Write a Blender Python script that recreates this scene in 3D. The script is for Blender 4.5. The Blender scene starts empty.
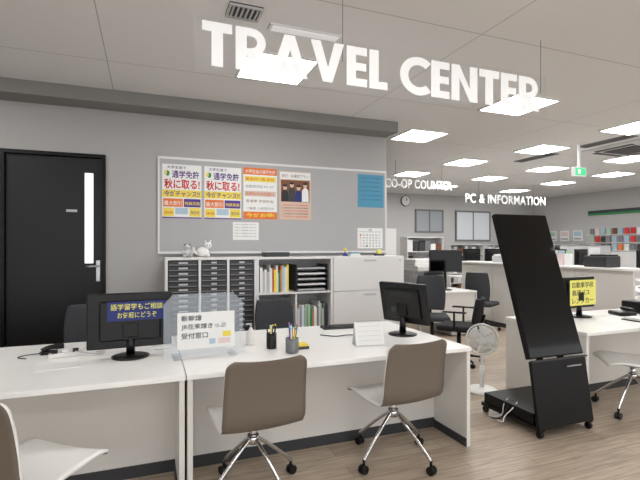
import bpy, bmesh, math, random
from mathutils import Vector, Matrix
random.seed(4)
D=bpy.data
SC=bpy.context.scene
COL=SC.collection
SC.view_settings.view_transform='Standard'

def lin(c):
    return tuple(((x/255)/12.92 if x/255<=0.04045 else ((x/255+0.055)/1.055)**2.4) for x in c)
_m={}
def M(name,rgb,rough=0.5,metal=0.0,emit=0.0,noise=0.0,nscale=40,bump=0.0,alpha=1.0,spec=0.5,trans=0.0):
    if name in _m: return _m[name]
    m=D.materials.new(name); m.use_nodes=True
    nt=m.node_tree; b=nt.nodes['Principled BSDF']
    c=lin(rgb)+(1,)
    b.inputs['Base Color'].default_value=c
    b.inputs['Roughness'].default_value=rough
    b.inputs['Metallic'].default_value=metal
    b.inputs['Specular IOR Level'].default_value=spec
    b.inputs['Alpha'].default_value=alpha
    b.inputs['Transmission Weight'].default_value=trans
    if emit>0:
        b.inputs['Emission Color'].default_value=c
        b.inputs['Emission Strength'].default_value=emit
    tc=nt.nodes.new('ShaderNodeTexCoord')
    n=nt.nodes.new('ShaderNodeTexNoise'); n.inputs['Scale'].default_value=nscale
    nt.links.new(tc.outputs['Object'],n.inputs['Vector'])
    if noise>0:
        mx=nt.nodes.new('ShaderNodeMix'); mx.data_type='RGBA'
        mx.inputs[6].default_value=tuple(v*(1-noise) for v in c[:3])+(1,)
        mx.inputs[7].default_value=tuple(min(1,v*(1+noise)) for v in c[:3])+(1,)
        nt.links.new(n.outputs['Fac'],mx.inputs[0]); nt.links.new(mx.outputs[2],b.inputs['Base Color'])
    if bump>0:
        bp=nt.nodes.new('ShaderNodeBump'); bp.inputs['Strength'].default_value=bump; bp.inputs['Distance'].default_value=0.002
        nt.links.new(n.outputs['Fac'],bp.inputs['Height']); nt.links.new(bp.outputs['Normal'],b.inputs['Normal'])
    _m[name]=m
    return m

def floor_mat():
    m=D.materials.new('floor_wood'); m.use_nodes=True; nt=m.node_tree; N=nt.nodes.new; L=nt.links.new
    b=nt.nodes['Principled BSDF']; b.inputs['Roughness'].default_value=0.36
    tc=N('ShaderNodeTexCoord')
    br=N('ShaderNodeTexBrick'); br.inputs['Scale'].default_value=1.0
    br.inputs['Brick Width'].default_value=1.22; br.inputs['Row Height'].default_value=0.15
    br.inputs['Mortar Size'].default_value=0.0018; br.offset=0.37
    br.inputs['Color1'].default_value=lin((192,176,157))+(1,)
    br.inputs['Color2'].default_value=lin((170,154,137))+(1,)
    br.inputs['Mortar'].default_value=lin((120,107,95))+(1,)
    L(tc.outputs['Object'],br.inputs['Vector'])
    mp=N('ShaderNodeMapping'); mp.inputs['Scale'].default_value=(2.2,26,1)
    L(tc.outputs['Object'],mp.inputs['Vector'])
    n=N('ShaderNodeTexNoise'); n.inputs['Scale'].default_value=1.6; n.inputs['Detail'].default_value=6; n.inputs['Distortion'].default_value=0.6
    L(mp.outputs['Vector'],n.inputs['Vector'])
    r=N('ShaderNodeValToRGB'); r.color_ramp.elements[0].position=0.3; r.color_ramp.elements[1].position=0.72
    r.color_ramp.elements[0].color=(0.66,0.64,0.62,1); r.color_ramp.elements[1].color=(1.1,1.1,1.1,1)
    L(n.outputs['Fac'],r.inputs['Fac'])
    mx=N('ShaderNodeMix'); mx.data_type='RGBA'; mx.blend_type='MULTIPLY'; mx.inputs[0].default_value=1
    L(br.outputs['Color'],mx.inputs[6]); L(r.outputs['Color'],mx.inputs[7]); L(mx.outputs[2],b.inputs['Base Color'])
    return m
def ceil_mat():
    m=D.materials.new('ceiling_board'); m.use_nodes=True; nt=m.node_tree; N=nt.nodes.new; L=nt.links.new
    b=nt.nodes['Principled BSDF']; b.inputs['Roughness'].default_value=0.9
    tc=N('ShaderNodeTexCoord')
    br=N('ShaderNodeTexBrick'); br.inputs['Scale'].default_value=1.0; br.offset=0.0
    br.inputs['Brick Width'].default_value=2.6; br.inputs['Row Height'].default_value=1.5
    br.inputs['Mortar Size'].default_value=0.004
    br.inputs['Color1'].default_value=lin((230,229,228))+(1,)
    br.inputs['Color2'].default_value=lin((230,229,228))+(1,)
    br.inputs['Mortar'].default_value=lin((178,176,173))+(1,)
    mp=N('ShaderNodeMapping'); mp.inputs['Location'].default_value=(0.31,0.35,0)
    L(tc.outputs['Object'],mp.inputs['Vector']); L(mp.outputs['Vector'],br.inputs['Vector'])
    L(br.outputs['Color'],b.inputs['Base Color'])
    return m

DESK=M('desk_white',(238,237,235),0.3)
DESKP=M('desk_panel_white',(220,217,212),0.45)
CABW=M('cabinet_white',(224,223,222),0.4)
WALL=M('wall_grey',(172,171,170),0.85,noise=0.03,nscale=300,bump=0.2)
WALLF=M('far_wall_grey',(190,189,188),0.85,noise=0.02,nscale=200)
SOFF=M('soffit_grey',(134,132,130),0.8)
BOARD=M('pinboard_grey',(172,172,173),0.7,noise=0.03,nscale=250)
BLACK=M('black_plastic',(9,9,11),0.35,spec=.4)
GLOSSB=M('black_glass',(3,3,4),0.06,spec=.3)
BLACKM=M('black_metal',(6,6,7),0.35,spec=.22)
DOORM=M('door_black',(10,10,12),0.42,spec=.35)
DARK=M('dark_grey',(52,53,56),0.5)
MID=M('mid_grey',(120,120,122),0.6)
LGREY=M('light_grey',(190,190,192),0.5)
TAUPE=M('taupe_shell',(108,97,87),0.5)
SHELLW=M('shell_white',(230,229,227),0.3)
CHROME=M('chrome',(215,215,218),0.15,metal=1.0)
ALU=M('aluminium',(190,190,192),0.35,metal=0.9)
PAPER=M('paper_white',(232,232,231),0.7)
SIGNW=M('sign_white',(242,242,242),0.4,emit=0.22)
LAMP=M('lamp_panel',(255,254,252),0.5,emit=20)
FRAME=M('frame_white',(220,220,220),0.4)
GLOW=M('frosted_glass_bright',(240,245,250),0.3,emit=0.8)
FABG=M('fabric_darkgrey',(60,62,66),0.9,noise=0.15,nscale=400)
FABB=M('fabric_black',(22,22,24),0.9,noise=0.15,nscale=400)
RED=M('red_ink',(208,40,40),0.6); ORANGE=M('orange_ink',(228,120,50),0.6); YEL=M('yellow_ink',(236,213,80),0.6)
PURP=M('purple_ink',(88,50,135),0.6); BLUE=M('blue_ink',(30,70,165),0.6); CYAN=M('cyan_paper',(76,148,180),0.6)
GREEN=M('green_ink',(40,140,80),0.6); PINK=M('pink_ink',(225,130,155),0.6); INK=M('black_ink',(30,30,34),0.6)
BROWN=M('brown_ink',(120,75,50),0.6); NAVY=M('navy_label',(24,40,110),0.5); SKIN=M('print_skin',(212,186,168),0.6)
PALEY=M('pale_yellow',(236,230,120),0.5); BBLUE=M('bin_blue',(50,100,190),0.5)
ACR=M('acrylic_clear',(215,225,235),0.05,alpha=0.2,spec=0.5)
ACR2=M('acrylic_sheet',(240,245,250),0.05,alpha=0.03,spec=0.2)
PINV=M('pale_pink',(220,200,200),.6); PINB=M('pale_blue',(170,195,210),.6); PING=M('pale_green',(175,200,175),.6)

def mesh(name,verts,faces,mat,g=None,smooth=False,bev=0,mats=None):
    me=D.meshes.new(name); me.from_pydata([tuple(v) for v in verts],[],faces)
    bm=bmesh.new(); bm.from_mesh(me); bmesh.ops.recalc_face_normals(bm,faces=bm.faces); bm.to_mesh(me); bm.free()
    o=D.objects.new(name,me); COL.objects.link(o)
    if mats:
        for m in mats: me.materials.append(m)
    else: me.materials.append(mat)
    if g is not None: o.parent=g
    if smooth:
        for p in me.polygons: p.use_smooth=True
    if bev>0:
        b=o.modifiers.new('bev','BEVEL'); b.width=bev; b.segments=2; b.limit_method='ANGLE'
    return o
def group(name,loc=(0,0,0),rz=0):
    e=D.objects.new(name,None); COL.objects.link(e); e.location=loc; e.rotation_euler=(0,0,math.radians(rz)); e.empty_display_size=0.1
    return e
def box(g,name,c,s,mat,bev=0.0,rot=None):
    hx,hy,hz=s[0]/2,s[1]/2,s[2]/2
    v=[Vector((x*hx,y*hy,z*hz)) for x in(-1,1) for y in(-1,1) for z in(-1,1)]
    f=[(0,1,3,2),(4,6,7,5),(0,4,5,1),(2,3,7,6),(0,2,6,4),(1,5,7,3)]
    o=mesh(name,v,f,mat,g,bev=bev); o.location=c
    if rot: o.rotation_euler=[math.radians(a) for a in rot]
    return o
def bx(g,name,x0,x1,y0,y1,z0,z1,mat,bev=0.0):
    return box(g,name,((x0+x1)/2,(y0+y1)/2,(z0+z1)/2),(abs(x1-x0),abs(y1-y0),abs(z1-z0)),mat,bev)
def cyl(g,name,p1,p2,r,mat,r2=None,seg=20):
    p1=Vector(p1);p2=Vector(p2); r2=r if r2 is None else r2
    d=p2-p1; q=d.to_track_quat('Z','Y'); v=[];f=[]
    for k,(p,rr) in enumerate(((p1,r),(p2,r2))):
        for i in range(seg):
            a=2*math.pi*i/seg; v.append(p+q@Vector((rr*math.cos(a),rr*math.sin(a),0)))
    for i in range(seg):
        j=(i+1)%seg; f.append((i,j,seg+j,seg+i))
    f.append(tuple(range(seg))); f.append(tuple(range(seg,2*seg)))
    o=mesh(name,v,f,mat,g)
    for p in o.data.polygons:
        if len(p.vertices)==4: p.use_smooth=True
    return o
def lathe(g,name,prof,c,mat,seg=28,rot=None):
    v=[];f=[];n=len(prof)
    for r,z in prof:
        for i in range(seg):
            a=2*math.pi*i/seg; v.append((r*math.cos(a),r*math.sin(a),z))
    for k in range(n-1):
        for i in range(seg):
            j=(i+1)%seg; f.append((k*seg+i,k*seg+j,(k+1)*seg+j,(k+1)*seg+i))
    f.append(tuple(range(seg))); f.append(tuple(range((n-1)*seg,n*seg)))
    o=mesh(name,v,f,mat,g,smooth=True); o.location=c
    if rot: o.rotation_euler=[math.radians(a) for a in rot]
    return o
def tube(g,name,pts,r,mat,cyc=False,kind='POLY'):
    cu=D.curves.new(name,'CURVE'); cu.dimensions='3D'; cu.bevel_depth=r; cu.bevel_resolution=3; cu.use_fill_caps=True
    s=cu.splines.new(kind); s.points.add(len(pts)-1)
    for p,q in zip(s.points,pts): p.co=(q[0],q[1],q[2],1)
    s.use_cyclic_u=cyc
    if kind=='NURBS': s.order_u=3; s.use_endpoint_u=True; s.resolution_u=6
    t=D.objects.new(name+'_c',cu); COL.objects.link(t)
    bpy.context.view_layer.update()
    me=D.meshes.new_from_object(t.evaluated_get(bpy.context.evaluated_depsgraph_get()))
    D.objects.remove(t)
    o=D.objects.new(name,me); COL.objects.link(o); me.materials.clear(); me.materials.append(mat)
    for p in me.polygons: p.use_smooth=True
    if g is not None: o.parent=g
    return o
def poly(g,name,pts,y,th,mat,bev=0):
    n=len(pts); v=[(x,y,z) for x,z in pts]+[(x,y+th,z) for x,z in pts]
    f=[tuple(range(n)),tuple(range(n,2*n))]+[(i,(i+1)%n,n+(i+1)%n,n+i) for i in range(n)]
    return mesh(name,v,f,mat,g,bev=bev)
def ball(g,name,c,s,mat,rot=None):
    bm=bmesh.new(); bmesh.ops.create_uvsphere(bm,u_segments=24,v_segments=14,radius=1)
    for v in bm.verts: v.co=Vector((v.co.x*s[0],v.co.y*s[1],v.co.z*s[2]))
    me=D.meshes.new(name); bm.to_mesh(me); bm.free(); me.materials.append(mat)
    for p in me.polygons: p.use_smooth=True
    o=D.objects.new(name,me); COL.objects.link(o); o.parent=g; o.location=c
    if rot: o.rotation_euler=[math.radians(a) for a in rot]
    return o
def text(g,name,body,x,z,w,h,y,mat,ext=0.0006,bold=0.0,space=1.0):
    """text fitted in box x..x+w, z..z+h on plane y facing -Y"""
    cu=D.curves.new(name,'FONT'); cu.body=body; cu.size=1; cu.extrude=0.0; cu.offset=bold; cu.resolution_u=3; cu.space_character=space
    t=D.objects.new(name+'_c',cu); COL.objects.link(t); bpy.context.view_layer.update()
    me=D.meshes.new_from_object(t.evaluated_get(bpy.context.evaluated_depsgraph_get())); D.objects.remove(t)
    if len(me.vertices)==0:
        return None
    xs=[v.co.x for v in me.vertices]; ys=[v.co.y for v in me.vertices]
    x0,x1,y0,y1=min(xs),max(xs),min(ys),max(ys)
    for v in me.vertices:
        v.co=Vector((x+(v.co.x-x0)/(x1-x0)*w, y, z+(v.co.y-y0)/max(1e-6,(y1-y0))*h))
    bm=bmesh.new(); bm.from_mesh(me)
    bmesh.ops.remove_doubles(bm,verts=bm.verts,dist=1e-6)
    r=bmesh.ops.extrude_face_region(bm,geom=bm.faces[:])
    for e in r['geom']:
        if isinstance(e,bmesh.types.BMVert): e.co.y-=ext
    bmesh.ops.recalc_face_normals(bm,faces=bm.faces)
    bm.to_mesh(me); bm.free()
    me.materials.clear(); me.materials.append(mat)
    o=D.objects.new(name,me); COL.objects.link(o)
    if g is not None: o.parent=g
    return o

# ---------------- ROOM ----------------
H=3.0
fl=bx(None,'floor',-5,12.1,-4,11.6,-0.1,0,floor_mat())
fl.location=(0,0,0)
for v in fl.data.vertices: v.co+=Vector((3.55,3.8,-0.05))
ce=bx(None,'ceiling',-5,12.1,-4,11.6,H,H+0.1,ceil_mat())
ce.location=(0,0,0)
for v in ce.data.vertices: v.co+=Vector((3.55,3.8,H+0.05))
WY=5.2
DX0,DX1,DZ=-1.33,-0.40,2.40
bx(None,'wall_back_left',-5,DX0,WY,WY+0.15,0,H,WALL)
bx(None,'wall_back_header',DX0,DX1,WY,WY+0.15,DZ,H,WALL)
bx(None,'wall_back_right',DX1,2.93,WY,WY+0.15,0,H,WALL)
bx(None,'trim_soffit',-5,2.93,4.9,WY,H-0.13,H,SOFF)
bx(None,'wall_far',-5,12.0,11.5,11.65,0,H,WALLF)
bx(None,'wall_right',12.0,12.15,-4,11.65,0,H,WALLF)
bx(None,'wall_left',-5.15,-5.0,-4,11.65,0,H,WALL)
bx(None,'baseboard_back',DX1,2.93,WY-0.012,WY,0,0.08,DARK)
bx(None,'baseboard_far',-5,12.0,11.488,11.5,0,0.08,DARK)
bx(None,'baseboard_right',11.988,12.0,-4,11.488,0,0.08,DARK)

# door
g=group('door_1',(0,0,0))
t=.035
bx(g,'frame_left',DX0,DX0+t,WY-0.02,WY+0.13,0,DZ,BLACKM); bx(g,'frame_right',DX1-t,DX1,WY-0.02,WY+0.13,0,DZ,BLACKM)
bx(g,'frame_top',DX0+t,DX1-t,WY-0.02,WY+0.13,DZ-t,DZ,BLACKM)
SX0,SX1,SZ0,SZ1=-0.603,-0.52,1.27,2.21
lx0,lx1,lz=DX0+t+.003,DX1-t-.003,DZ-t-.005
bx(g,'leaf_left',lx0,SX0,WY+0.03,WY+0.07,0.01,lz,DOORM)
bx(g,'leaf_right',SX1,lx1,WY+0.03,WY+0.07,0.01,lz,DOORM)
bx(g,'leaf_top',SX0,SX1,WY+0.03,WY+0.07,SZ1,lz,DOORM)
bx(g,'leaf_bottom',SX0,SX1,WY+0.03,WY+0.07,0.01,SZ0,DOORM)
bx(g,'slit_glass',SX0,SX1,WY+0.045,WY+0.055,SZ0,SZ1,GLOW)
bx(g,'sign_plate',-0.77,-0.67,WY+0.024,WY+0.03,1.80,1.825,LGREY)
bx(g,'lock_plate',-0.495,-0.455,WY+0.02,WY+0.03,1.08,1.30,ALU,0.003)
cyl(g,'handle_pin',(-0.475,WY+0.02,1.24),(-0.475,WY-0.04,1.24),0.011,ALU)
cyl(g,'handle_lever',(-0.47,WY-0.04,1.24),(-0.58,WY-0.04,1.24),0.010,ALU)
cyl(g,'lock_knob',(-0.475,WY+0.02,1.12),(-0.475,WY,1.12),0.016,ALU)

# ceiling lights
def clight(x,y,s=0.6):
    g=group('ceiling_light_panel',(x,y,H))
    t=0.02
    for nm,a in (('trim_a',(-s/2,s/2,-s/2,-s/2+t)),('trim_b',(-s/2,s/2,s/2-t,s/2)),('trim_c',(-s/2,-s/2+t,-s/2+t,s/2-t)),('trim_d',(s/2-t,s/2,-s/2+t,s/2-t))):
        bx(g,nm,a[0],a[1],a[2],a[3],-0.015,0,FRAME)
    bx(g,'diffuser',-s/2+t,s/2-t,-s/2+t,s/2-t,-0.010,-0.002,LAMP)
for x,y in [(1.05,3.8),(3.8,3.83),(3.56,5.4),(5.9,5.45),(5.5,6.8),(7.5,6.8),(7.3,8.2),(9.4,8.2),(5.3,8.3),(9.4,6.8),(10.6,5.6),(5.95,4.0),
            (9.6,9.8),(7.2,9.8),(4.8,9.8),(8.6,4.2),(8.0,5.5),
            (-1.9,3.8),(-1.9,1.0),(1.05,1.0),(3.8,1.0),(1.05,-1.6),(3.8,-1.6),(-1.9,-1.6),(6.6,1.0),(9.4,1.6)]:
    clight(x,y)
g=group('linear_ceiling_vent',(1.07,3.08,H),0)
bx(g,'frame',-0.27,0.27,-0.05,0.05,-0.012,0,FRAME); bx(g,'blade',-0.25,0.25,-0.035,0.035,-0.018,-0.012,SIGNW)
def vent(x,y,w,d):
    g=group('ceiling_air_vent',(x,y,H))
    bx(g,'back',-w/2,w/2,-d/2,d/2,-0.008,0,DARK)
    bx(g,'rim_a',-w/2,w/2,-d/2,-d/2+.015,-0.02,-.008,LGREY); bx(g,'rim_b',-w/2,w/2,d/2-.015,d/2,-0.02,-.008,LGREY)
    bx(g,'rim_c',-w/2,-w/2+.015,-d/2+.015,d/2-.015,-0.02,-.008,LGREY); bx(g,'rim_d',w/2-.015,w/2,-d/2+.015,d/2-.015,-0.02,-.008,LGREY)
    n=int(w/0.03)
    for i in range(1,n): box(g,'louver_%d'%i,(-w/2+i*w/n,0,-0.014),(0.012,d-0.04,0.010),LGREY)
vent(0.60,2.95,0.22,0.18)
def slot(x,y0,y1):
    g=group('ceiling_slot_diffuser',(x,0,H))
    bx(g,'body',-0.10,0.10,y0,y1,-0.012,0,MID); bx(g,'slot_1',-0.06,-0.02,y0+.03,y1-.03,-0.016,-0.012,BLACK); bx(g,'slot_2',0.02,0.06,y0+.03,y1-.03,-0.016,-0.012,BLACK)
slot(6.35,4.3,5.1); slot(6.35,5.6,6.4)
g=group('ceiling_air_conditioner',(7.1,4.85,H))
bx(g,'panel',-.48,.48,-.48,.48,-0.04,0,FRAME,0.01); bx(g,'grille',-.26,.26,-.26,.26,-0.05,-0.04,DARK)
for k,(a,b,c,d) in enumerate([(-.3,.3,-.42,-.34),(-.3,.3,.34,.42),(-.42,-.34,-.3,.3),(.34,.42,-.3,.3)]): bx(g,'outlet_%d'%k,a,b,c,d,-0.046,-0.04,BLACK)
g=group('exit_sign',(6.1,4.95,0))
bx(g,'box',-.12,.12,-.03,.03,2.50,2.64,FRAME,0.004); bx(g,'face',-.105,.105,-.034,-.03,2.515,2.625,M('exit_green',(60,180,120),0.4,emit=0.5))
box(g,'runner',(-.03,-.036,2.57),(.05,.003,.07),SIGNW); box(g,'stem',(0,0,2.82),(.03,.03,.36),FRAME)

# ---------------- TRAVEL CENTER sign (cut letters built as polygons) ----------------
S=.215
def arc_strip(cx,cz,ro_x,ro_z,th,a0,a1,n=22):
    o=[];i_=[]
    for k in range(n+1):
        a=math.radians(a0+(a1-a0)*k/n)
        o.append((cx+ro_x*math.cos(a),cz+ro_z*math.sin(a))); i_.append((cx+(ro_x-th)*math.cos(a),cz+(ro_z-th)*math.sin(a)))
    return [[o[k],o[k+1],i_[k+1],i_[k]] for k in range(n)]
def R4(x0,x1,z0,z1): return [(x0,z0),(x1,z0),(x1,z1),(x0,z1)]
GL={
 'T':(.62,[R4(0,.62,1-S,1),R4(.31-S/2-.01,.31+S/2+.01,0,1-S)]),
 'E':(.52,[R4(0,S+.02,0,1),R4(S+.02,.52,0,S-.02),R4(S+.02,.50,.5-S/2+.01,.5+S/2-.01),R4(S+.02,.52,1-S+.02,1)]),
 'L':(.48,[R4(0,S+.02,0,1),R4(S+.02,.48,0,S-.02)]),
 'A':(.84,[[(0,0),(.235,0),(.54,1),(.30,1)],[(.605,0),(.84,0),(.54,1),(.42,.70)],R4(.22,.62,.17,.36)]),
 'V':(.82,[[(0,1),(.235,1),(.53,0),(.30,0)],[(.585,1),(.82,1),(.53,0),(.41,.30)]]),
 'N':(.78,[R4(0,S+.01,0,1),R4(.78-S-.01,.78,0,1),[(S+.01,1),(S+.01,.66),(.78-S-.01,0),(.78-S-.01,.34)]]),
 'R':(.70,[R4(0,S+.02,0,1),R4(S+.02,.34,1-S+.03,1),R4(S+.02,.34,.36,.36+S-.05),[(.22,.40),(.42,.40),(.70,0),(.44,0)]]+arc_strip(.34,.68,.31,.32,S-.03,-90,90)),
 'C':(.80,arc_strip(.51,.5,.51,.515,S,48,312,34)),
}
def letter_word(g,word,x0,x1,z0,h,y,th,gap=.075):
    tot=sum(GL[c][0] for c in word)+gap*(len(word)-1); kx=(x1-x0)/tot; x=0
    for n_,c in enumerate(word):
        w,ps=GL[c]; V=[];F=[]
        for p in ps:
            q=[(x0+(x+a)*kx,z0+b*h) for a,b in p]; n=len(q); b0=len(V)
            V+=[(a,y,b) for a,b in q]+[(a,y-th,b) for a,b in q]
            F+=[tuple(b0+i for i in range(n)),tuple(b0+n+i for i in range(n))]+[(b0+i,b0+(i+1)%n,b0+n+(i+1)%n,b0+n+i) for i in range(n)]
        mesh('letter_%s_%d'%(c,n_),V,F,SIGNW,g); x+=w+gap
SY=2.56
g=group('hanging_travel_sign')
letter_word(g,'TRAVEL',0.285,1.45,2.455,0.245,SY,.006); letter_word(g,'CENTER',1.545,2.74,2.455,0.245,SY,.006)
bx(g,'acrylic_back',0.24,2.82,SY+0.002,SY+0.006,2.42,2.73,ACR2)
for i,x in enumerate((1.14,2.77)): cyl(g,'wire_%d'%i,(x,SY+0.008,2.60),(x,SY+0.008,H),0.0018,DARK,seg=6)
def words(g,y,x0,x1,z0,hh,string,th=0.005,bold=.02,sp=1.06):
    text(g,'letters',string,x0,z0,x1-x0,hh,y,SIGNW,ext=th,bold=bold,space=sp)
g=group('hanging_counter_sign')
words(g,7.1,3.98,5.42,2.50,0.17,'CO-OP COUNTER')
for i,x in enumerate((4.2,5.2)): cyl(g,'wire_%d'%i,(x,7.11,2.6),(x,7.11,H),0.003,DARK,seg=6)
g=group('hanging_information_sign')
words(g,8.66,7.0,9.5,2.47,0.22,'PC & INFORMATION')
for i,x in enumerate((7.4,9.1)): cyl(g,'wire_%d'%i,(x,8.67,2.6),(x,8.67,H),0.003,DARK,seg=6)

# ---------------- pinboard + posters ----------------
BF=5.17
g=group('notice_board')
bx(g,'panel',0.13,2.90,BF,WY,1.39,2.40,BOARD)
bx(g,'frame_top',0.11,2.92,BF,WY,2.40,2.425,FRAME); bx(g,'frame_bottom',0.11,2.92,BF,WY,1.365,1.39,FRAME)
bx(g,'frame_left',0.11,0.13,BF,WY,1.39,2.40,FRAME); bx(g,'frame_right',2.90,2.92,BF,WY,1.39,2.40,FRAME)
PY=BF-0.004
def sheet(g,nm,x0,x1,z0,z1,mat,k=1): return bx(g,nm,x0,x1,PY-0.0006*k,PY-0.0006*(k-1),z0,z1,mat)
def ty(k): return PY-0.0006*k
def poster_a(x):
    g=group('license_poster',(x,0,0))
    bx(g,'sheet',0,.415,PY,BF,1.755,2.345,PAPER)
    text(g,'t0','大学生協で',.05,2.295,.2,.035,ty(0),PURP,bold=.01)
    ball(g,'mark_y',(.055,PY-.001,2.245),(.022,.001,.03),GREEN); ball(g,'mark_g',(.037,PY-.001,2.25),(.015,.0015,.028),YEL)
    text(g,'t1','通学免許',.10,2.195,.29,.085,ty(0),PURP,bold=.02)
    text(g,'t2','秋に取る!',.02,2.075,.375,.11,ty(0),RED,bold=.025)
    sheet(g,'band_y',.0,.415,1.985,2.065,YEL)
    text(g,'t3','今がチャンス!!',.02,1.992,.375,.066,ty(1),PURP,bold=.02)
    sheet(g,'box_o',.01,.215,1.88,1.97,ORANGE); sheet(g,'box_p',.225,.405,1.88,1.97,PURP)
    text(g,'t4','最大割引',.02,1.895,.18,.05,ty(1),PAPER,bold=.01); text(g,'t5','特典実施',.235,1.90,.16,.04,ty(1),YEL,bold=.01)
    sheet(g,'box_r',.01,.12,1.775,1.865,YEL); sheet(g,'box_b',.135,.27,1.80,1.87,PINB); sheet(g,'box_k',.285,.405,1.775,1.87,YEL)
    text(g,'t6','お得な早割',.02,1.80,.09,.03,ty(1),RED,bold=.01); text(g,'t7','受付中',.30,1.80,.09,.04,ty(1),PURP,bold=.01)
    sheet(g,'foot',.0,.415,1.755,1.768,PURP)
poster_a(.155); poster_a(.60)
g=group('tour_poster',(1.04,0,0))
bx(g,'sheet',0,.40,PY,BF,1.765,2.36,PAPER); sheet(g,'head',0,.4,2.28,2.36,ORANGE); text(g,'t0','大学生協の通学免許',.02,2.295,.36,.045,ty(1),PAPER,bold=.01)
for r in range(5):
    z=2.20-r*.085; sheet(g,'band_%d'%r,.015,.385,z,z+.06,[YEL,PAPER,SKIN,PAPER,PAPER][r])
    text(g,'t%d'%(r+1),['教習所一覧 割引','自動車学校 MT AT','お申込みは生協へ','普通車 学割料金','二輪車 入校受付中'][r],.03,z+.012,.33,.034,ty(1),[RED,MID,RED,BROWN,MID][r])
sheet(g,'foot',0,.4,1.765,1.85,ORANGE); text(g,'t9','今がお得!',.03,1.785,.34,.05,ty(1),YEL,bold=.02)
g=group('group_photo_poster',(1.47,0,0))
bx(g,'sheet',0,.40,PY,BF,1.765,2.345,SKIN); sheet(g,'head',.01,.39,2.25,2.335,PAPER); text(g,'t0','旅行・卒業式プラン',.03,2.27,.34,.04,ty(1),BROWN)
sheet(g,'photo',.02,.38,1.98,2.24,BROWN)
for i in range(4):
    X=.07+i*.085; zz=2.0+.03*(i%2)
    poly(g,'body_%d'%i,[(X-.045,1.985),(X+.045,1.985),(X+.04,zz+.09),(X+.018,zz+.12),(X-.018,zz+.12),(X-.04,zz+.09)],PY-.0012,.0006,[INK,DARK,NAVY,PAPER][i])
    ball(g,'face_%d'%i,(X,PY-.001,zz+.15),(.024,.001,.030),SKIN); ball(g,'hair_%d'%i,(X,PY-.0014,zz+.172),(.026,.0012,.016),INK)
for i in range(5): text(g,'u%d'%i,'ご予約受付中 学生限定価格',.03,1.93-i*.034,.33,.02,ty(0),INK if i%2 else RED)
g=group('notice_sheet'); bx(g,'sheet',.92,1.22,PY,BF,1.52,1.725,PAPER)
for i in range(5): text(g,'l%d'%i,'お知らせ 営業時間 10:00-17:00',.94,1.69-i*.034,.25,.016,ty(0),MID)
g=group('blue_notice'); bx(g,'sheet',2.505,2.875,PY,BF,1.945,2.365,CYAN)
for i in range(6): text(g,'l%d'%i,'トラベルセンターからのお知らせ',2.53,2.31-i*.055,.31,.022,ty(0),NAVY)
g=group('wall_calendar'); bx(g,'sheet',2.50,2.86,PY,BF,1.42,1.68,PAPER); sheet(g,'gridline',2.52,2.84,1.63,1.633,INK)
for r in range(5):
    for c in range(7):
        text(g,'d_%d_%d'%(r,c),str((r*7+c)%30+1),2.53+c*.045,1.58-r*.035,.022,.02,ty(0),RED if c==0 else (BLUE if c==6 else INK))
text(g,'mon','10',2.66,1.64,.04,.03,ty(0),INK)

# ---------------- back cabinets ----------------
CY0,CY1,CT=4.75,5.165,1.33
g=group('drawer_cabinet',(0,0,0))
bx(g,'top',.17,1.10,CY0,CY1,CT-.025,CT,CABW,.003); bx(g,'base',.17,1.10,CY0+.02,CY1,0,.08,DARK)
for i,x in enumerate((.17,.495,.785,1.075)): bx(g,'divider_%d'%i,x,x+.025,CY0,CY1,.08,CT-.025,CABW)
bx(g,'rear',.195,1.075,CY1-.01,CY1,.08,CT-.025,CABW)
xs=[(.20,.49),(.525,.78),(.815,1.07)]
for c,(a,b) in enumerate(xs):
    bx(g,'carcass_%d'%c,a,b,CY0+.03,CY1-.02,.09,CT-.03,BLACK)
    n=22; hh=(CT-.03-.09)/n
    for r in range(n):
        z=.09+r*hh
        bx(g,'tray_%d_%d'%(c,r),a+.006,b-.006,CY0+.008,CY0+.03,z+.008,z+hh-.006,DARK,.002)
        bx(g,'lip_%d_%d'%(c,r),a+.006,b-.006,CY0+.002,CY0+.008,z+.008,z+.018,MID)
        bx(g,'label_%d_%d'%(c,r),a+.10,b-.10,CY0+.004,CY0+.008,z+.024,z+hh-.014,LGREY)
g=group('open_shelf_cabinet')
bx(g,'top',1.102,1.985,CY0,CY1,CT-.025,CT,CABW,.003); bx(g,'side_l',1.102,1.125,CY0,CY1,0.0,CT-.025,CABW); bx(g,'side_r',1.962,1.985,CY0,CY1,0.0,CT-.025,CABW)
bx(g,'rear',1.125,1.962,CY1-.012,CY1,.0,CT-.025,LGREY)
for i,z in enumerate((.08,.50,.92)): bx(g,'shelf_%d'%i,1.125,1.962,CY0+.01,CY1-.012,z,z+.02,CABW)
bx(g,'mid',1.54,1.558,CY0+.01,CY1-.012,.52,.92,CABW)
g=group('shelf_binders')
cols=[PINV,PING,PINB,YEL,PAPER,LGREY,PAPER,ORANGE,DARK,CABW,MID,CYAN,PAPER,PAPER,GREEN,RED]
for row,(z,x0,x1) in enumerate(((.521,1.13,1.535),(.521,1.562,1.957),(.941,1.13,1.50))):
    x=x0;k=0
    while x<x1-.04:
        w=random.uniform(.010,.03); h=random.uniform(.20,.31)
        bx(g,'binder_%d_%d'%(row,k),x,x+w-.001,CY0+.04+random.uniform(0,.03),CY1-.06,z,z+h,random.choice(cols)); x+=w;k+=1
g=group('letter_tray_stack')
for i in range(5):
    z=.942+i*.06
    bx(g,'tray_%d'%i,1.56,1.93,CY0+.03,CY1-.05,z,z+.006,DARK); bx(g,'paper_%d'%i,1.58,1.91,CY0+.05,CY1-.07,z+.006,z+.025,PAPER if i%2 else LGREY)
    bx(g,'post_l_%d'%i,1.555,1.56,CY0+.03,CY1-.05,z,z+.06,DARK); bx(g,'post_r_%d'%i,1.93,1.935,CY0+.03,CY1-.05,z,z+.06,DARK)
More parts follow.
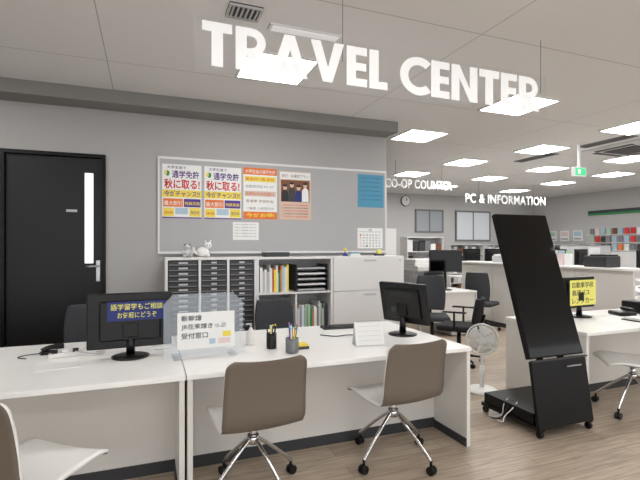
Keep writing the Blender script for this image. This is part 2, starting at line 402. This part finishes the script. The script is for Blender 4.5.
g=group('lateral_file_cabinet')
bx(g,'carcass',1.987,2.93,CY0+.015,CY1,0,CT,CABW,.003)
for i,(z0,z1) in enumerate(((.07,.50),(.51,.92),(.93,1.32))):
    bx(g,'front_%d'%i,1.995,2.922,CY0,CY0+.015,z0,z1,CABW,.003); bx(g,'pull_%d'%i,2.38,2.54,CY0-.006,CY0,z1-.05,z1-.03,LGREY)
    bx(g,'lock_%d'%i,2.86,2.88,CY0-.003,CY0,z1-.05,z1-.03,ALU)
g=group('white_cat_figurine',(.56,4.93,CT))
ball(g,'body',(0,0,.055),(.065,.045,.055),SHELLW); ball(g,'head',(.05,-.01,.125),(.04,.035,.036),SHELLW)
cyl(g,'ear_l',(.03,-.01,.15),(.022,-.01,.185),.014,SHELLW,.002); cyl(g,'ear_r',(.07,-.01,.15),(.078,-.01,.185),.014,SHELLW,.002)
tube(g,'tail',[(-.05,0,.03),(-.10,0,.05),(-.10,0,.11)],.012,SHELLW,kind='NURBS')
ball(g,'eye_l',(.04,-.043,.13),(.005,.004,.006),INK); ball(g,'eye_r',(.062,-.043,.13),(.005,.004,.006),INK)
ball(g,'paw',(.05,-.035,.02),(.02,.02,.018),SHELLW)
g=group('plush_bear',(.40,4.95,CT))
ball(g,'body',(0,0,.045),(.045,.04,.045),LGREY); ball(g,'head',(0,-.01,.105),(.033,.03,.03),LGREY)
for s in(-1,1): ball(g,'ear%d'%s,(s*.025,-.01,.133),(.012,.008,.012),MID); ball(g,'leg%d'%s,(s*.035,-.04,.016),(.016,.025,.016),LGREY); ball(g,'arm%d'%s,(s*.045,-.015,.05),(.013,.013,.025),LGREY)
g=group('desk_stationery_box',(1.35,4.9,CT)); bx(g,'box',-.14,.14,-.08,.08,0,.05,DARK,.006); bx(g,'lid',-.142,.142,-.082,.082,.05,.06,LGREY,.003)
g=group('small_flag_toy',(2.22,4.93,CT)); lathe(g,'foot',[(.03,0),(.03,.015),(.008,.03),(.006,.06)],(0,0,0),BLUE); ball(g,'ball',(0,0,.075),(.022,.02,.022),YEL); bx(g,'book',.05,.18,-.05,.05,0,.03,PAPER,.003); bx(g,'book_2',.06,.17,-.04,.04,.03,.045,CYAN,.002)
g=group('tape_dispenser',(2.68,4.93,CT)); bx(g,'body',-.06,.06,-.025,.025,0,.025,DARK,.005); cyl(g,'roll',(0,-.02,.05),(0,.02,.05),.03,PALEY)

# ---------------- counter desks ----------------
TZ=.72
def desk(x0,x1,y0=2.64,y1=3.85,ym=3.05):
    g=group('service_counter_desk')
    bx(g,'top',x0,x1,y0,y1,TZ-.03,TZ,DESK,.004)
    bx(g,'panel_left',x0+.005,x0+.035,y0+.01,y1-.01,.0,TZ-.03,DESKP,.002)
    bx(g,'panel_right',x1-.035,x1-.005,y0+.01,y1-.01,.0,TZ-.03,DESKP,.002)
    bx(g,'modesty_panel',x0+.035,x1-.035,ym,ym+.025,.0,TZ-.03,DESKP)
    bx(g,'kick',x0+.035,x1-.035,ym-.008,ym,.0,.075,DARK)
    bx(g,'kick_side',x1-.043,x1-.035,y0+.01,ym-.008,.0,.06,DARK)
    bx(g,'rail',x0+.035,x1-.035,ym-.012,ym,TZ-.07,TZ-.03,DESKP)
    return g
desk(-1.80,.205); desk(.21,2.19)
desk(3.45,5.6,2.72,3.65,3.22)

# ---------------- shell chairs ----------------
def catmull(P,n):
    out=[]
    for i in range(len(P)-1):
        p0=P[max(i-1,0)];p1=P[i];p2=P[i+1];p3=P[min(i+2,len(P)-1)]
        for k in range(n):
            t=k/n
            out.append(tuple(.5*((2*b)+(-a+c)*t+(2*a-5*b+4*c-d)*t*t+(-a+3*b-3*c+d)*t**3) for a,b,c,d in zip(p0,p1,p2,p3)))
    out.append(P[-1]); return out
def shell_chair(x,y,rz,leg0=20):
    g=group('shell_chair',(x,y,0),rz)
    P=[(.245,.425),(.225,.447),(.16,.455),(.05,.446),(-.06,.438),(-.15,.440),(-.205,.462),(-.232,.52),(-.242,.62),(-.258,.73),(-.276,.81),(-.284,.845)]
    C=catmull([(a,b,0) for a,b in P],5); n=len(C)
    L=[0]
    for i in range(1,n): L.append(L[-1]+math.dist(C[i][:2],C[i-1][:2]))
    T=L[-1]; m=14; v=[];f=[]
    for i,(yy,zz,_) in enumerate(C):
        s=L[i]; e=min(s,T-s); r=.045
        base=.232
        if s>.5: base=.236-.010*min(1,(s-.5)/.35)
        hw=base-(r-math.sqrt(max(0,r*r-(r-e)**2)) if e<r else 0)
        a=C[max(i-1,0)];b=C[min(i+1,n-1)]; ty_,tz_=b[0]-a[0],b[1]-a[1]; l=math.hypot(ty_,tz_); ny,nz=tz_/l,-ty_/l
        for j in range(m+1):
            u=-1+2*j/m; k=.013*abs(u)**2
            v.append((u*hw,yy+ny*k,zz+nz*k))
    for i in range(n-1):
        for j in range(m):
            a=i*(m+1)+j; f.append((a,a+1,a+m+2,a+m+1))
    me=D.meshes.new('shell'); me.from_pydata(v,[],f); 
    me.materials.append(SHELLW); me.materials.append(TAUPE)
    for p in me.polygons: p.use_smooth=True
    o=D.objects.new('shell',me); COL.objects.link(o); o.parent=g
    nz=me.polygons[m*8+m//2].normal.z
    if nz<0: me.flip_normals()
    sm=o.modifiers.new('s','SOLIDIFY'); sm.thickness=.014; sm.offset=-1; sm.material_offset=1; sm.material_offset_rim=0
    cyl(g,'plate',(0,0,.405),(0,0,.425),.09,ALU); cyl(g,'column',(0,0,.30),(0,0,.41),.022,CHROME)
    cyl(g,'hub',(0,0,.29),(0,0,.34),.034,CHROME)
    for i in range(4):
        a=math.radians(leg0+90*i-rz); c,s=math.cos(a),math.sin(a)
        tube(g,'leg_%d'%i,[(c*.02,s*.02,.32),(c*.12,s*.12,.255),(c*.30,s*.30,.085)],.0115,CHROME,kind='NURBS')
        cyl(g,'caster_stem_%d'%i,(c*.30,s*.30,.045),(c*.30,s*.30,.09),.009,BLACK,seg=10)
        w=Vector((-s,c,0))
        for q,o_ in enumerate((-.014,.014)):
            p=Vector((c*.305,s*.305,.027)); cyl(g,'wheel_%d_%d'%(i,q),p+w*(o_-.009),p+w*(o_+.009),.027,BLACK)
    return g
shell_chair(.585,2.62,4,25)
shell_chair(1.57,2.69,5,22)
shell_chair(-.50,2.38,-38,40)
shell_chair(3.98,2.70,52,15)

# office chairs
def office_chair(x,y,rz,fab,bt=.92,arms=False):
    g=group('office_swivel_chair',(x,y,0),rz)
    box(g,'seat',(0,0,.45),(.46,.46,.07),fab,.03)
    v=[];f=[];n=10;mm=8
    for i in range(n+1):
        z=.52+(bt-.52)*i/n
        hw=.21-.05*abs(i/n-.45)**2*2
        for j in range(mm+1):
            u=-1+2*j/mm; v.append((u*hw,-.24-.05*(i/n)+.045*u*u,z))
    for i in range(n):
        for j in range(mm): a=i*(mm+1)+j; f.append((a,a+1,a+mm+2,a+mm+1))
    o=mesh('backrest',v,f,fab,g,smooth=True); s=o.modifiers.new('s','SOLIDIFY'); s.thickness=.045; s.offset=0; b=o.modifiers.new('b','BEVEL'); b.width=.015; b.segments=3
    tube(g,'spine',[(0,-.05,.40),(0,-.27,.42),(0,-.30,.62)],.018,BLACK,kind='NURBS')
    cyl(g,'column',(0,0,.09),(0,0,.42),.025,BLACK)
    if arms:
        for s_ in(-1,1): tube(g,'arm_%d'%s_,[(s_*.2,0,.43),(s_*.27,0,.45),(s_*.27,0,.66),(s_*.27,.14,.66),(s_*.27,-.14,.66)],.016,BLACK)
    for i in range(5):
        a=math.radians(72*i+10); c,s_=math.cos(a),math.sin(a)
        cyl(g,'leg_%d'%i,(c*.02,s_*.02,.11),(c*.28,s_*.28,.07),.02,BLACK,.012)
        p=Vector((c*.28,s_*.28,.026)); w=Vector((-s_,c,0)); cyl(g,'wheel_%d'%i,p-w*.02,p+w*.02,.026,BLACK)
        cyl(g,'stem_%d'%i,(c*.28,s_*.28,.04),(c*.28,s_*.28,.07),.008,BLACK,seg=8)
    return g
office_chair(-.48,4.22,176,FABG,.93); office_chair(1.26,4.27,188,FABG,.90)
office_chair(3.75,5.35,150,FABG,1.02); office_chair(3.62,4.60,40,FABB,.82,True); office_chair(5.45,6.3,-60,FABG,1.0); office_chair(7.0,6.1,90,FABB,.95)
office_chair(8.0,6.1,10,FABB,.95); office_chair(8.7,8.1,10,FABG,.95)

# monitors
def monitor(x,y,z,rz,w=.50,h=.31,tilt=0,bot=.09,name='desktop_monitor'):
    """screen faces local +Y, back to local -Y"""
    g=group(name,(x,y,z),rz)
    lathe(g,'base',[(.001,0),(.115,0),(.118,.008),(.09,.016),(.03,.022),(.001,.022)],(0,0,0),BLACK)
    cyl(g,'neck',(0,0,.02),(0,0,bot+.09),.028,BLACK,.022)
    box(g,'hinge',(0,.0,bot+.12),(.10,.05,.10),BLACK,.008)
    e=D.objects.new('head',None); COL.objects.link(e); e.parent=g; e.location=(0,.02,bot+h/2); e.rotation_euler=(math.radians(tilt),0,0)
    box(e,'housing',(0,0,0),(w,.035,h),BLACK,.008)
    box(e,'rear_bulge',(0,-.025,0),(w*.72,.03,h*.72),BLACK,.012)
    box(e,'screen',(0,.0185,0),(w-.035,.002,h-.035),GLOSSB)
    for i in range(7): box(e,'vent_%d'%i,(0,-.0405,h*.20+i*.006),(w*.5,.002,.002),DARK)
    return g,e
g,e=monitor(-.10,3.22,TZ,3,w=.52,h=.36,bot=.06)
box(e,'notice',(.04,-.043,.065),(.36,.003,.125),NAVY)
text(e,'notice_text_1','語学留学もご相談',-.12,.072,.32,.042,-.045,PALEY,bold=.01); text(e,'notice_text_2','お気軽にどうぞ',-.08,.018,.24,.040,-.045,PALEY,bold=.01)
g,e=monitor(1.97,3.22,TZ,-68,w=.46,h=.34,tilt=12)
box(e,'port_cover',(-.05,-.042,-.05),(.12,.003,.05),DARK)
g,e=monitor(4.17,3.38,TZ,4,w=.50,h=.32)
box(e,'notice',(.03,-.043,.0),(.40,.003,.26),PALEY)
for i,s in enumerate(('自動車学校','高速バス','レンタカー')): text(e,'notice_text_%d'%i,s,-.14,.05-i*.08,[.33,.27,.33][i],.06,-.045,INK,bold=.005)

# acrylic partition sign
g=group('acrylic_sign_stand',(.36,3.08,TZ),2)
poly(g,'acrylic_panel',[(-.26,0),(.26,0),(.26,.34),(.19,.415),(-.20,.415),(-.26,.35)],0,.006,ACR,.001)
box(g,'foot_l',(-.18,.0,.006),(.05,.16,.012),ACR,.002); box(g,'foot_r',(.18,.0,.006),(.05,.16,.012),ACR,.002)
bx(g,'paper',-.175,.20,-.004,-.001,.05,.29,PAPER)
text(g,'t1','新幹線',-.15,.235,.13,.038,-.005,INK,bold=.008); text(g,'t2','JR在来線きっぷ',-.15,.175,.29,.042,-.005,INK,bold=.008); text(g,'t3','受付窓口',-.15,.118,.17,.040,-.005,INK,bold=.008)
bx(g,'icon_ticket',.09,.17,-.006,-.004,.075,.11,PINV); bx(g,'icon_train',.03,.07,-.006,-.004,.075,.11,PINB)
bx(g,'icon_train_2',.12,.175,-.0065,-.006,.12,.155,YEL)

# pen holders
def pens(x,y,mat,n,cols,h=.10,r=.04):
    g=group('pen_holder',(x,y,TZ))
    lathe(g,'cup',[(.001,0),(r*.92,0),(r,.01),(r,h),(r-.004,h),(r-.006,.006),(.001,.006)],(0,0,0),mat)
    for i in range(n):
        a=random.uniform(0,6.28); q=random.uniform(.3,.7)*r; t=random.uniform(.4,.9)*r
        top=random.uniform(.14,.19)
        m=cols[i%len(cols)]
        cyl(g,'pen_%d'%i,(math.cos(a)*q*.5,math.sin(a)*q*.5,.012),(math.cos(a)*t*1.25,math.sin(a)*t*1.25,top),.0045,m,seg=8)
        cyl(g,'cap_%d'%i,(math.cos(a)*t*1.25,math.sin(a)*t*1.25,top),(math.cos(a)*t*1.3,math.sin(a)*t*1.3,top+.012),.0055,random.choice(cols),seg=8)
pens(.93,2.95,M('mesh_cup_grey',(120,122,126),.4,metal=.5),14,[PINK,BLUE,ORANGE,RED,GREEN,PAPER,YEL,CYAN],.10,.045)
pens(.83,3.12,BLACK,6,[BLACK,DARK,YEL,BLACK,PAPER],.11,.036)
g=group('hand_sanitizer_bottle',(.72,3.30,TZ)); lathe(g,'body',[(.001,0),(.03,0),(.032,.01),(.032,.09),(.012,.115),(.012,.125),(.001,.125)],(0,0,0),SHELLW); cyl(g,'pump',(0,0,.12),(0,0,.15),.005,LGREY); box(g,'nozzle',(-.015,0,.152),(.045,.012,.01),LGREY,.003)
g=group('paper_memo_box',(1.02,3.05,TZ)); bx(g,'stack',-.05,.05,-.04,.04,0,.035,YEL,.002); bx(g,'tray',-.055,.055,-.045,.045,0,.02,DARK,.002)
g=group('desk_calendar',(1.53,2.98,TZ),-6)
box(g,'front',(0,-.02,.085),(.22,.003,.175),PAPER,rot=(-14,0,0)); box(g,'rear',(0,.025,.085),(.22,.003,.175),PAPER,rot=(14,0,0)); box(g,'foot',(0,0,.003),(.22,.09,.003),LGREY)
for i in range(12): tube(g,'ring_%d'%i,[(-.09+i*.0165,.002+.008*math.cos(t*math.pi/4),.17+.008*math.sin(t*math.pi/4)) for t in range(8)],.001,DARK,cyc=True)
for i in range(4): box(g,'row_%d'%i,(0,-.0425+i*.0083,.05+i*.033-.01),(.18,.001,.002),LGREY,rot=(-14,0,0))
def keyboard(x,y,rz,mat,km):
    g=group('computer_keyboard',(x,y,TZ),rz); bx(g,'body',-.21,.21,-.065,.065,0,.016,mat,.004)
    for r in range(5):
        for c in range(14): box(g,'key_%d_%d'%(r,c),(-.192+c*.0295,-.048+r*.024,.019),(.025,.02,.006),km)
keyboard(-.10,3.70,180,LGREY,PAPER); keyboard(1.65,3.68,176,DARK,BLACK)
g=group('barcode_scanner',(-.62,3.50,TZ),20); bx(g,'cradle',-.05,.05,-.03,.03,0,.02,BLACK,.005); tube(g,'handle',[(-.04,0,.025),(0,0,.05),(.06,0,.045)],.016,BLACK,kind='NURBS'); bx(g,'head',.04,.09,-.025,.025,.028,.062,BLACK,.006)
tube(g,'cord',[(-.05,0,.01),(-.12,.04,.006),(-.2,-.02,.006),(-.14,-.08,.006)],.003,BLACK,kind='NURBS')
g=group('power_strip',(-.46,3.38,TZ),8); bx(g,'body',-.14,.14,-.025,.025,0,.028,SHELLW,.006)
for i in range(4): bx(g,'plug_%d'%i,-.12+i*.06,-.085+i*.06,-.015,.015,.028,.05,SHELLW if i%2 else BLACK,.004)
for k in range(4): tube(g,'cord_%d'%k,[(.10-.05*k,0,.035),(.13-.02*k,-.03-.02*k,.02),(.18,-.03*k,.008),(.20,.05,.008),(.15+.02*k,.08,.008)],.0035,SHELLW if k%2 else LGREY,kind='NURBS')
g=group('paper_sheet',(-.50,3.12,TZ),10); bx(g,'sheet',-.12,.12,-.08,.08,0,.002,PAPER); 
g=group('monitor_cable',(1.78,3.30,TZ)); tube(g,'cord',[(0,0,.006),(-.12,-.05,.006),(-.25,.06,.006),(-.38,.0,.006),(-.46,.12,.006)],.004,BLACK,kind='NURBS')
g=group('monitor_cable',(.05,3.36,TZ)); tube(g,'cord',[(0,0,.006),(.08,-.02,.006),(.16,.06,.006),(.10,.14,.006),(-.02,.12,.006)],.004,SHELLW,kind='NURBS')
g=group('desk_phone',(4.7,3.3,TZ),160); bx(g,'body',-.09,.09,-.1,.1,0,.04,BLACK,.01); tube(g,'handset',[(-.055,-.09,.06),(-.055,0,.075),(-.055,.09,.06)],.018,BLACK,kind='NURBS')
for i in range(12): box(g,'key_%d'%i,(.0+(i%3)*.028,-.06+(i//3)*.028,.042),(.02,.018,.006),LGREY)
g=group('receipt_printer',(5.02,3.35,TZ)); bx(g,'body',-.1,.1,-.12,.12,0,.13,BLACK,.015); bx(g,'slot',-.07,.07,-.03,-.02,.13,.133,LGREY); bx(g,'roll_paper',-.04,.04,-.028,-.024,.13,.19,PAPER)
g=group('document_tray',(4.55,2.98,TZ)); bx(g,'base',-.16,.16,-.11,.11,0,.01,DARK); bx(g,'papers',-.14,.14,-.1,.1,.01,.03,PAPER)

# ---------------- digital signage stand ----------------
g=group('digital_signage_stand',(3.02,2.60,0))
W=.275
a=math.atan2(.37,1.14)
box(g,'display_panel',(0,.245,1.145),(W*2+.02,.045,1.20),BLACKM,.006,rot=(-math.degrees(a),0,0))
ny,nz=-math.cos(a),math.sin(a)
box(g,'display_glass',(0,.245+ny*.0235,1.145+nz*.0235),(W*2+.004,.004,1.18),GLOSSB,.001,rot=(-math.degrees(a),0,0))
box(g,'fascia',(0,.0,.315),(W*2+.02,.03,.50),BLACKM,.004,rot=(-9,0,0))
box(g,'fascia_strip',(0,.020,.567),(W*2+.02,.035,.010),DARK,rot=(-9,0,0))
text(g,'brand_text','PC & INFORMATION',.06,.50,.15,.012,.0,LGREY,ext=.004)
for s in(-1,1):
    v=[(s*.12,.0,.08),(s*.12,.10,.08),(s*.12,.12,.45),(s*.12,.16,.72),(s*.12,.34,1.2),(s*.12,.28,1.2),(s*.12,.09,.60)]
    w=[(p[0]-s*.02,p[1],p[2]) for p in v]; n=len(v)
    mesh('strut_%d'%s,v+w,[tuple(range(n)),tuple(range(n,2*n))]+[(i,(i+1)%n,n+(i+1)%n,n+i) for i in range(n)],BLACKM,g)
bx(g,'base_box',-W+.01,W-.01,.02,.56,.085,.17,BLACKM,.004)
bx(g,'foot_bar_l',-W-.005,-W+.05,-.05,.58,.055,.085,BLACKM,.004); bx(g,'foot_bar_r',W-.05,W+.005,-.05,.58,.055,.085,BLACKM,.004)
for i,(x,y) in enumerate(((-W+.02,-.03),(W-.02,-.03),(-W+.02,.55),(W-.02,.55))):
    cyl(g,'caster_%d'%i,(x-.014,y,.026),(x+.014,y,.026),.026,BLACK); box(g,'fork_%d'%i,(x,y,.045),(.036,.02,.03),BLACKM)
for k in range(3): tube(g,'cord_%d'%k,[(-.2,.25+.05*k,.175),(-.28,.2+.06*k,.16),(-.30,.3,.05),(-.33,.25+.1*k,.012),(-.31,.45,.012)],.0045,[SHELLW,BLACK,LGREY][k],kind='NURBS')

# ---------------- fan ----------------
g=group('electric_fan',(3.13,3.62,0),-40)
lathe(g,'base',[(.001,0),(.15,0),(.155,.012),(.13,.03),(.04,.045),(.001,.045)],(0,0,0),SHELLW)
cyl(g,'pole',(0,0,.04),(0,0,.48),.016,SHELLW); cyl(g,'pole_sleeve',(0,0,.04),(0,0,.26),.022,SHELLW)
cyl(g,'motor',(0,.08,.52),(0,-.03,.53),.045,SHELLW,.055); box(g,'neck',(0,.02,.48),(.04,.05,.06),SHELLW,.01)
cz=.53; FR=.15
def ring(nm,y,r,th): tube(g,nm,[(r*math.cos(t*math.pi/16),y,cz+r*math.sin(t*math.pi/16)) for t in range(32)],th,SHELLW,cyc=True)
ring('rim',-.07,FR,.007); ring('rim_front',-.115,FR*.55,.0025); ring('rim_back',-.04,FR*.6,.0025)
for i in range(28):
    t=i*2*math.pi/28; c,s=math.cos(t),math.sin(t)
    tube(g,'guard_%d'%i,[(.03*c,-.125,cz+.03*s),(FR*.55*c,-.115,cz+FR*.55*s),(FR*c,-.07,cz+FR*s),(FR*.6*c,-.04,cz+FR*.6*s),(.04*c,-.03,cz+.04*s)],.0017,SHELLW)
cyl(g,'badge',(0,-.12,cz),(0,-.13,cz),.032,SHELLW); cyl(g,'hub',(0,-.05,cz),(0,-.095,cz),.028,LGREY)
for i in range(5):
    t0=i*2*math.pi/5; v=[]
    for k in range(7):
        for j in range(4):
            r=.026+(.11)*j/3; t=t0+(k/6-.5)*(.7+.5*j/3); v.append((r*math.cos(t),-.072+(k/6-.5)*.03,cz+r*math.sin(t)))
    o=mesh('blade_%d'%i,v,[(k*4+j,k*4+j+1,k*4+j+5,k*4+j+4) for k in range(6) for j in range(3)],SHELLW,g,smooth=True); o.modifiers.new('s','SOLIDIFY').thickness=.002
g=group('white_power_box',(2.46,3.62,0),10); bx(g,'body',-.10,.10,-.07,.07,0,.08,SHELLW,.01); tube(g,'cord',[(.1,0,.03),(.15,.05,.008),(.20,-.05,.008),(.28,.04,.008)],.005,SHELLW,kind='NURBS')

# ---------------- middle / far area ----------------
g=group('reception_counter')
bx(g,'front_panel',5.9,5.94,4.0,7.4,.08,1.12,DESKP); bx(g,'top',5.84,6.30,3.98,7.42,1.12,1.15,DESK,.004)
bx(g,'kick',5.92,5.94,4.0,7.4,0,.08,DARK); bx(g,'work_top',5.94,6.6,4.0,7.4,.70,.725,DESK)
bx(g,'end_a',5.94,6.58,4.0,4.03,0,.70,DESKP); bx(g,'end_b',5.94,6.58,7.37,7.4,0,.70,DESKP)
for i in range(3): bx(g,'joint_%d'%i,5.897,5.90,4.85+i*.85,4.858+i*.85,.08,1.12,LGREY)
g=group('waste_bin',(4.95,4.9,0)); lathe(g,'body',[(.001,0),(.12,0),(.15,.36),(.155,.37),(.145,.37),(.115,.01),(.001,.01)],(0,0,0),BBLUE)
def far_desk(x0,x1,y0,y1):
    g=group('office_desk'); bx(g,'top',x0,x1,y0,y1,.70,.725,DESK,.003)
    for i,(x,y) in enumerate(((x0,y0),(x1-.03,y0),(x0,y1-.03),(x1-.03,y1-.03))): bx(g,'leg_%d'%i,x,x+.03,y,y+.03,0,.70,LGREY)
    bx(g,'modesty',x0+.03,x1-.03,y0+.02,y0+.04,.25,.70,DESKP); bx(g,'pedestal',x1-.45,x1-.05,y0+.06,y1-.05,0.02,.68,LGREY,.004)
far_desk(3.9,5.0,5.9,6.6); far_desk(7.4,9.0,4.9,5.6); far_desk(7.4,9.0,6.6,7.3); far_desk(6.9,8.5,8.6,9.3); far_desk(9.6,11.2,6.2,6.9); far_desk(9.4,11.0,4.6,5.3); far_desk(9.4,11.0,8.2,8.9)
for (x,y,z,r) in [(4.6,6.2,.725,160),(8.0,5.2,.725,10),(8.6,5.2,.725,-20),(7.9,6.9,.725,0),(8.6,6.9,.725,15),(7.4,8.9,.725,5),(8.1,8.9,.725,-8),(10.1,6.5,.725,0),(10.8,6.5,.725,10),(9.8,4.9,.725,5),(10.5,4.9,.725,5),(9.9,8.5,.725,5),(10.6,8.5,.725,-5)]:
    monitor(x,y,z,r,w=.54,h=.36,bot=.30)
def partition(x,y,w,h,rz=0):
    g=group('office_partition',(x,y,0),rz); bx(g,'panel',-w/2,w/2,-.02,.02,.05,h,LGREY); bx(g,'cap',-w/2,w/2,-.024,.024,h,h+.02,ALU)
    for s in(-1,1): bx(g,'foot_%d'%s,s*w/2-.03,s*w/2+.03,-.18,.18,0,.05,DARK)
partition(9.6,7.6,1.6,1.45); partition(8.2,7.7,1.0,1.45); partition(10.2,5.7,1.6,1.3)
def rack(x,y,w,h,rz=0,n=5):
    g=group('document_shelf_rack',(x,y,0),rz); nb=int(w/.13)
    bx(g,'rear',-w/2,w/2,.14,.16,0,h,LGREY); st=(h-.07)/n
    for i in range(n+1): bx(g,'shelf_%d'%i,-w/2,w/2,-.16,.14,.05+i*st-.0,.07+i*st,CABW)
    bx(g,'side_l',-w/2-.02,-w/2,-.16,.16,0,h,CABW); bx(g,'side_r',w/2,w/2+.02,-.16,.16,0,h,CABW)
    for i in range(n):
        for j in range(nb):
            if random.random()<.12: continue
            bx(g,'box_%d_%d'%(i,j),-w/2+.01+j*w/nb,-w/2+(j+1)*w/nb-.01,-.12,.10,.071+i*st,.071+i*st+random.uniform(.45,.85)*st,random.choice([PAPER,DARK,LGREY,PINB,MID,CABW,MID,DARK,PAPER,BROWN]))
rack(5.75,8.6,.9,1.65); rack(9.0,11.2,1.2,1.5); rack(10.3,11.2,1.2,1.5,0); rack(11.65,10.4,1.6,1.5,-90)
# copier
g=group('photocopier',(5.0,7.45,0),0)
bx(g,'body',-.32,.32,-.33,.33,.05,.90,LGREY,.015); bx(g,'scanner',-.33,.33,-.34,.34,.98,1.08,SHELLW,.015); bx(g,'feeder',-.30,.30,-.2,.33,1.08,1.20,SHELLW,.02)
bx(g,'pillar',-.32,-.1,-.2,.33,.90,.98,LGREY); bx(g,'pillar_r',.26,.32,-.3,.33,.90,.98,LGREY); bx(g,'panel',-.05,.30,-.46,-.34,1.0,1.05,DARK,.006); bx(g,'tray',-.62,-.33,-.2,.2,.74,.76,LGREY)
bx(g,'plinth',-.3,.3,-.3,.3,0,.05,DARK)
for i in range(4): bx(g,'drawer_%d'%i,-.30,.30,-.345,-.33,.10+i*.16,.245+i*.16,SHELLW,.004); bx(g,'grip_%d'%i,-.1,.1,-.35,-.345,.2+i*.16,.22+i*.16,DARK)
def tall_cab(x,y,w,h,mat=LGREY):
    g=group('storage_cabinet',(x,y,0)); bx(g,'body',-w/2,w/2,-.2,.2,0,h,mat,.004)
    bx(g,'door_l',-w/2+.01,-.003,-.215,-.2,.06,h-.01,mat,.003); bx(g,'door_r',.003,w/2-.01,-.215,-.2,.06,h-.01,mat,.003)
    bx(g,'handle_l',-.05,-.035,-.225,-.215,h*.5,h*.5+.12,DARK); bx(g,'handle_r',.035,.05,-.225,-.215,h*.5,h*.5+.12,DARK)
for i,(x,y,w,h) in enumerate([(4.0,8.4,.9,1.75),(6.75,10.4,.9,1.2),(7.4,11.2,.9,1.1),(5.6,10.4,.9,1.9)]): tall_cab(x,y,w,h,CABW if i%2 else LGREY)
g=group('counter_leaflet_stand',(6.08,5.3,1.15),-90)
for i in range(4): box(g,'pocket_%d'%i,(-.2+i*.13,0,.09),(.11,.05,.18),[PAPER,PINB,PINV,PAPER][i],.003); box(g,'leaf_%d'%i,(-.2+i*.13,.01,.12),(.10,.02,.22),[ORANGE,PAPER,PINB,PING][i])
g=group('counter_flyer_box',(6.08,6.5,1.15)); bx(g,'box',-.1,.1,-.15,.15,0,.12,LGREY,.004); bx(g,'papers',-.08,.08,-.13,.13,.12,.15,PAPER)
g=group('counter_ticket_printer',(6.06,4.55,1.15)); bx(g,'body',-.14,.14,-.18,.18,0,.16,DARK,.015); bx(g,'lid',-.12,.12,-.16,.10,.16,.18,BLACK,.008); bx(g,'paper',-.1,.1,.1,.12,.16,.28,PAPER)
# windows / clock on far wall
def window(n,x0,x1,z0,z1,mat):
    g=group('window_%d'%n); bx(g,'pane',x0,x1,11.47,11.48,z0,z1,mat)
    t=.05
    bx(g,'fr_t',x0-t,x1+t,11.46,11.5,z1,z1+t,MID); bx(g,'fr_b',x0-t,x1+t,11.46,11.5,z0-t,z0,MID); bx(g,'fr_l',x0-t,x0,11.46,11.5,z0,z1,MID); bx(g,'fr_r',x1,x1+t,11.46,11.5,z0,z1,MID)
    bx(g,'mullion',(x0+x1)/2-.02,(x0+x1)/2+.02,11.462,11.47,z0,z1,MID)
window(1,7.5,8.4,1.9,2.5,M('window_grey',(165,172,178),.2)); window(2,8.95,10.2,1.65,2.5,M('window_pale',(205,210,214),.3,emit=.12))
g=group('wall_clock',(7.12,11.46,2.78)); cyl(g,'rim',(0,.04,0),(0,0,0),.16,DARK,seg=32); cyl(g,'face',(0,0,0),(0,-.008,0),.14,PAPER,seg=32); box(g,'hour',(0.03,-.012,.03),(.09,.004,.012),INK,rot=(0,-45,0)); box(g,'minute',(0,-.014,.05),(.012,.004,.11),INK)
g=group('brochure_rack',(11.98,0,0))
bx(g,'cabinet',-.30,0,7.3,9.4,0,1.30,CABW,.004); bx(g,'board',-.04,0,7.3,9.4,1.30,2.0,LGREY)
for r in range(3):
    bx(g,'ledge_%d'%r,-.10,-.04,7.3,9.4,1.32+r*.22,1.335+r*.22,CABW)
    for c in range(12): bx(g,'leaflet_%d_%d'%(r,c),-.09,-.075,7.34+c*.166,7.46+c*.166,1.335+r*.22,1.50+r*.22,random.choice([PINV,PING,PINB,ORANGE,PAPER,DARK,PINB,MID,PING,RED,BROWN]))
g=group('wall_header_sign',(11.98,0,0)); bx(g,'board',-.03,.02,7.3,9.4,2.38,2.46,DARK); bx(g,'green_band',-.032,.02,7.3,9.4,2.33,2.38,GREEN)
for i in range(3):
    g=group('wall_notice',(11.98,0,0)); y=9.6+i*.45; bx(g,'sheet',-.01,.02,y,y+.3,1.6,1.92,PAPER); bx(g,'pic',-.013,-.01,y+.03,y+.27,1.75,1.88,[PINB,PINV,PING][i]); bx(g,'txt',-.013,-.01,y+.03,y+.27,1.65,1.68,MID)

# ---------------- world & camera ----------------
w=D.worlds.new('World'); SC.world=w; w.use_nodes=True
w.node_tree.nodes['Background'].inputs['Color'].default_value=(.98,.99,1,1); w.node_tree.nodes['Background'].inputs['Strength'].default_value=1.9
cam=D.cameras.new('Camera'); co=D.objects.new('Camera',cam); COL.objects.link(co); SC.camera=co
co.location=(0,0,1.45); co.rotation_euler=(math.radians(90),0,-math.atan2(.359,.933))
cam.sensor_width=36; cam.lens=450/640*36; cam.shift_y=6/640; cam.clip_start=.05
